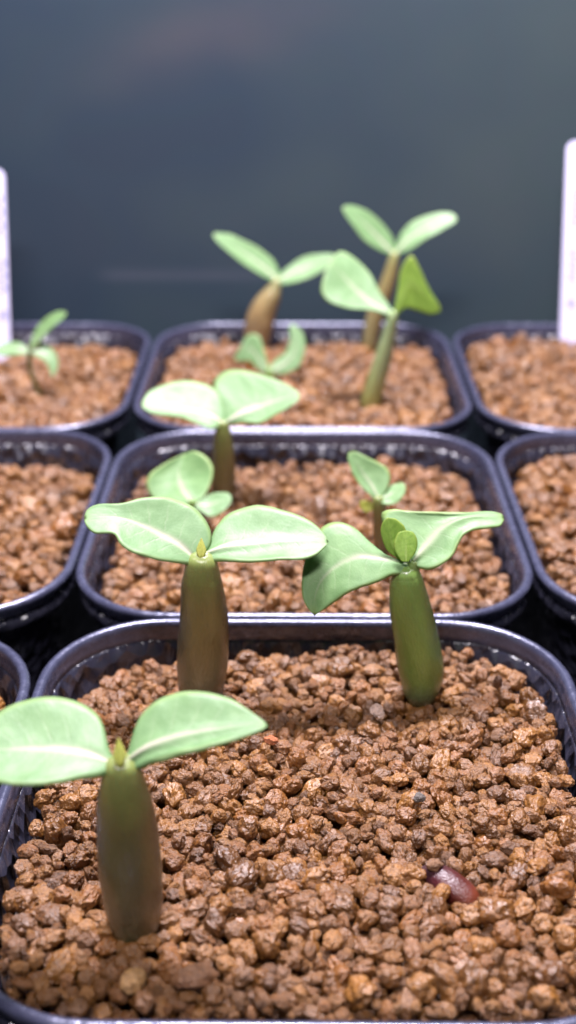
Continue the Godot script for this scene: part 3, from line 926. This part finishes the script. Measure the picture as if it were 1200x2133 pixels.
	var s2 := seedling("thick brown stemmed seedling in the nearest pot, behind its left side", P2, dusky, [mat_leaf, mat_leaf], [1.0, 1.0], 102)
	bud(s2, Vector3(P2.stem[0], P2.stem[1] + 1.1, P2.stem[2] + 1.1), 2.3, 1.4, 0.0)
	seedling("bright green stemmed seedling in the nearest pot with drooping leaves and two young leaves", P3, fresh, [mat_leaf_dark, mat_leaf_dark, mat_young, mat_young], [0.9, 0.9, 0.4, 0.4], 103)
	seedling("dark brown stemmed seedling with rounded leaves at the back of the middle pot", P4, dusky, [mat_leaf, mat_leaf], [0.8, 0.8], 104)
	seedling("small seedling with a cupped folded leaf, left in the middle pot", P5, fresh, [mat_leaf_dark, mat_leaf], [0.5, 0.5], 105)
	seedling("small brown stemmed seedling on the right of the middle pot", P6, dusky, [mat_leaf_dark, mat_leaf_dark, mat_bud], [0.5, 0.5, 0.5], 106)
	seedling("curved tan stemmed seedling at the back left of the back centre pot", P7, tawny, [mat_leaf, mat_leaf], [0.6, 0.6], 107)
	seedling("tallest seedling, bent tan stem and two upswept leaves, back centre pot", P8, sallow, [mat_leaf, mat_leaf], [0.6, 0.6], 108)
	seedling("leaning pale green stemmed seedling with a hanging yellowish leaf, back centre pot", P9, lime, [mat_leaf, mat_young], [0.6, 0.5], 109)
	seedling("short seedling with curled upright leaves, front of the back centre pot", P10, fresh, [mat_leaf, mat_leaf], [0.5, 0.5], 110)
	seedling("thin dark stemmed seedling with narrow bluish leaves in the back left pot", P11, [[0.17, 0.25, 0.09], [0.15, 0.22, 0.07], [0.15, 0.20, 0.06]], [mat_leaf_dark, mat_leaf, mat_leaf], [0.3, 0.3, 0.3], 111)

	# a seed husk half sunk in the soil of the nearest pot
	var husk_mat := StandardMaterial3D.new()
	husk_mat.vertex_color_use_as_albedo = true
	husk_mat.roughness = 0.32
	husk_mat.metallic_specular = 0.5
	husk_mat.heightmap_enabled = true
	husk_mat.heightmap_texture = noise_texture(0.04, 90, FastNoiseLite.TYPE_SIMPLEX_SMOOTH, 4)
	husk_mat.heightmap_scale = 0.005
	var husk := put("seed_husk", stem_mesh([-0.3, 2.6, 0, 0.9, 0, 1.9, 0, 1.5, 0, 0.9, 0, 1.85, 0, -0.4, 0, 1.9, 0, -1.7, 0, 1.75, 0, -2.8, 0, 1.35, 0, -3.6, 0, 0.5],
		[Color(0.07, 0.035, 0.04), Color(0.05, 0.014, 0.02), Color(0.07, 0.012, 0.014), Color(0.075, 0.014, 0.011), Color(0.13, 0.030, 0.015), Color(0.13, 0.035, 0.015)], 120, 0.06), husk_mat)
	husk.transform = Transform3D(Basis(Vector3(0, 1, 0), -0.68) * Basis(Vector3(0, 0, 1), PI / 2 - 0.16).scaled_local(Vector3(0.9, 1.14, 1.0)), Vector3(0.0160, 0.0619, -0.1001))
	tag(husk, "reddish brown seed husk half buried in the nearest pot's granules", "seed")

	# two white tags, leaning back
	var tag_mat := StandardMaterial3D.new()
	tag_mat.albedo_color = lin(0.62, 0.60, 0.80)
	tag_mat.roughness = 0.4
	var ink_mat := StandardMaterial3D.new()
	ink_mat.albedo_color = lin(0.14, 0.14, 0.42)
	ink_mat.roughness = 0.6
	plant_tag(Vector3(-0.0795, 0.0555, -0.2815), 0.30, "white plastic plant tag in the back left pot", tag_mat, ink_mat, 1.0, 0.0525)
	plant_tag(Vector3(0.0731, 0.0555, -0.2928), 0.30, "white plastic plant tag in the back right pot", tag_mat, ink_mat, -1.0, 0.0575)


func plant_tag(at: Vector3, lean: float, label: String, m: Material, ink: Material, side: float, tall: float) -> void:
	var o := thing("plant_tag", label, "plant tag", "white plant tags", at)
	o.rotation.x = -lean
	var outline := PackedVector2Array()
	var w := 0.006
	var r := 0.0022
	for k in 9: outline.append(Vector2(w - r + r * cos(k * PI / 16), tall - r + r * sin(k * PI / 16)))
	for k in 9: outline.append(Vector2(-w + r - r * sin(k * PI / 16), tall - r + r * cos(k * PI / 16)))
	outline.append_array([Vector2(-w, 0.008), Vector2(0, -0.004), Vector2(w, 0.008)])
	var st := SurfaceTool.new()
	st.begin(Mesh.PRIMITIVE_TRIANGLES)
	st.set_smooth_group(-1)
	var t := 0.0004
	var tri := Geometry2D.triangulate_polygon(outline)
	for z in [t, -t]:
		for k in range(0, tri.size(), 3):
			for q in ([0, 1, 2] if z < 0 else [0, 2, 1]):
				var p: Vector2 = outline[tri[k + q]]
				st.add_vertex(Vector3(p.x, p.y, z))
	for k in outline.size():
		var a: Vector2 = outline[k]
		var b: Vector2 = outline[(k + 1) % outline.size()]
		for v in [Vector3(a.x, a.y, -t), Vector3(b.x, b.y, t), Vector3(a.x, a.y, t), Vector3(a.x, a.y, -t), Vector3(b.x, b.y, -t), Vector3(b.x, b.y, t)]: st.add_vertex(v)
	st.generate_normals()
	put("blade", st.commit(), m, o)
	# handwriting down the tag, only its edge falls into view: short pen strokes
	for row in [[0.036, 0.046, 0.9], [0.022, 0.031, 1.5], [0.0155, 0.0180, 1.4]]:
		var pen := SurfaceTool.new()
		pen.begin(Mesh.PRIMITIVE_TRIANGLES)
		pen.set_smooth_group(0)
		var p: Array = []
		var turns := 14
		for k in turns:
			var s := float(k) / (turns - 1)
			var y := lerpf(row[0], row[1], s)
			var x: float = side * ((0.0046 if side > 0 else 0.0034) + 0.0011 * sin(s * 19.0 + row[2] * 3.0) * row[2] * 0.6)
			p.append(Vector3(x - 0.00035, y, t + 0.00006))
			p.append(Vector3(x + 0.00035, y, t + 0.00006))
		grid_into(pen, p, turns, 2, 0, [], [])
		pen.generate_normals()
		put("pen_stroke", pen.commit(), ink, o)
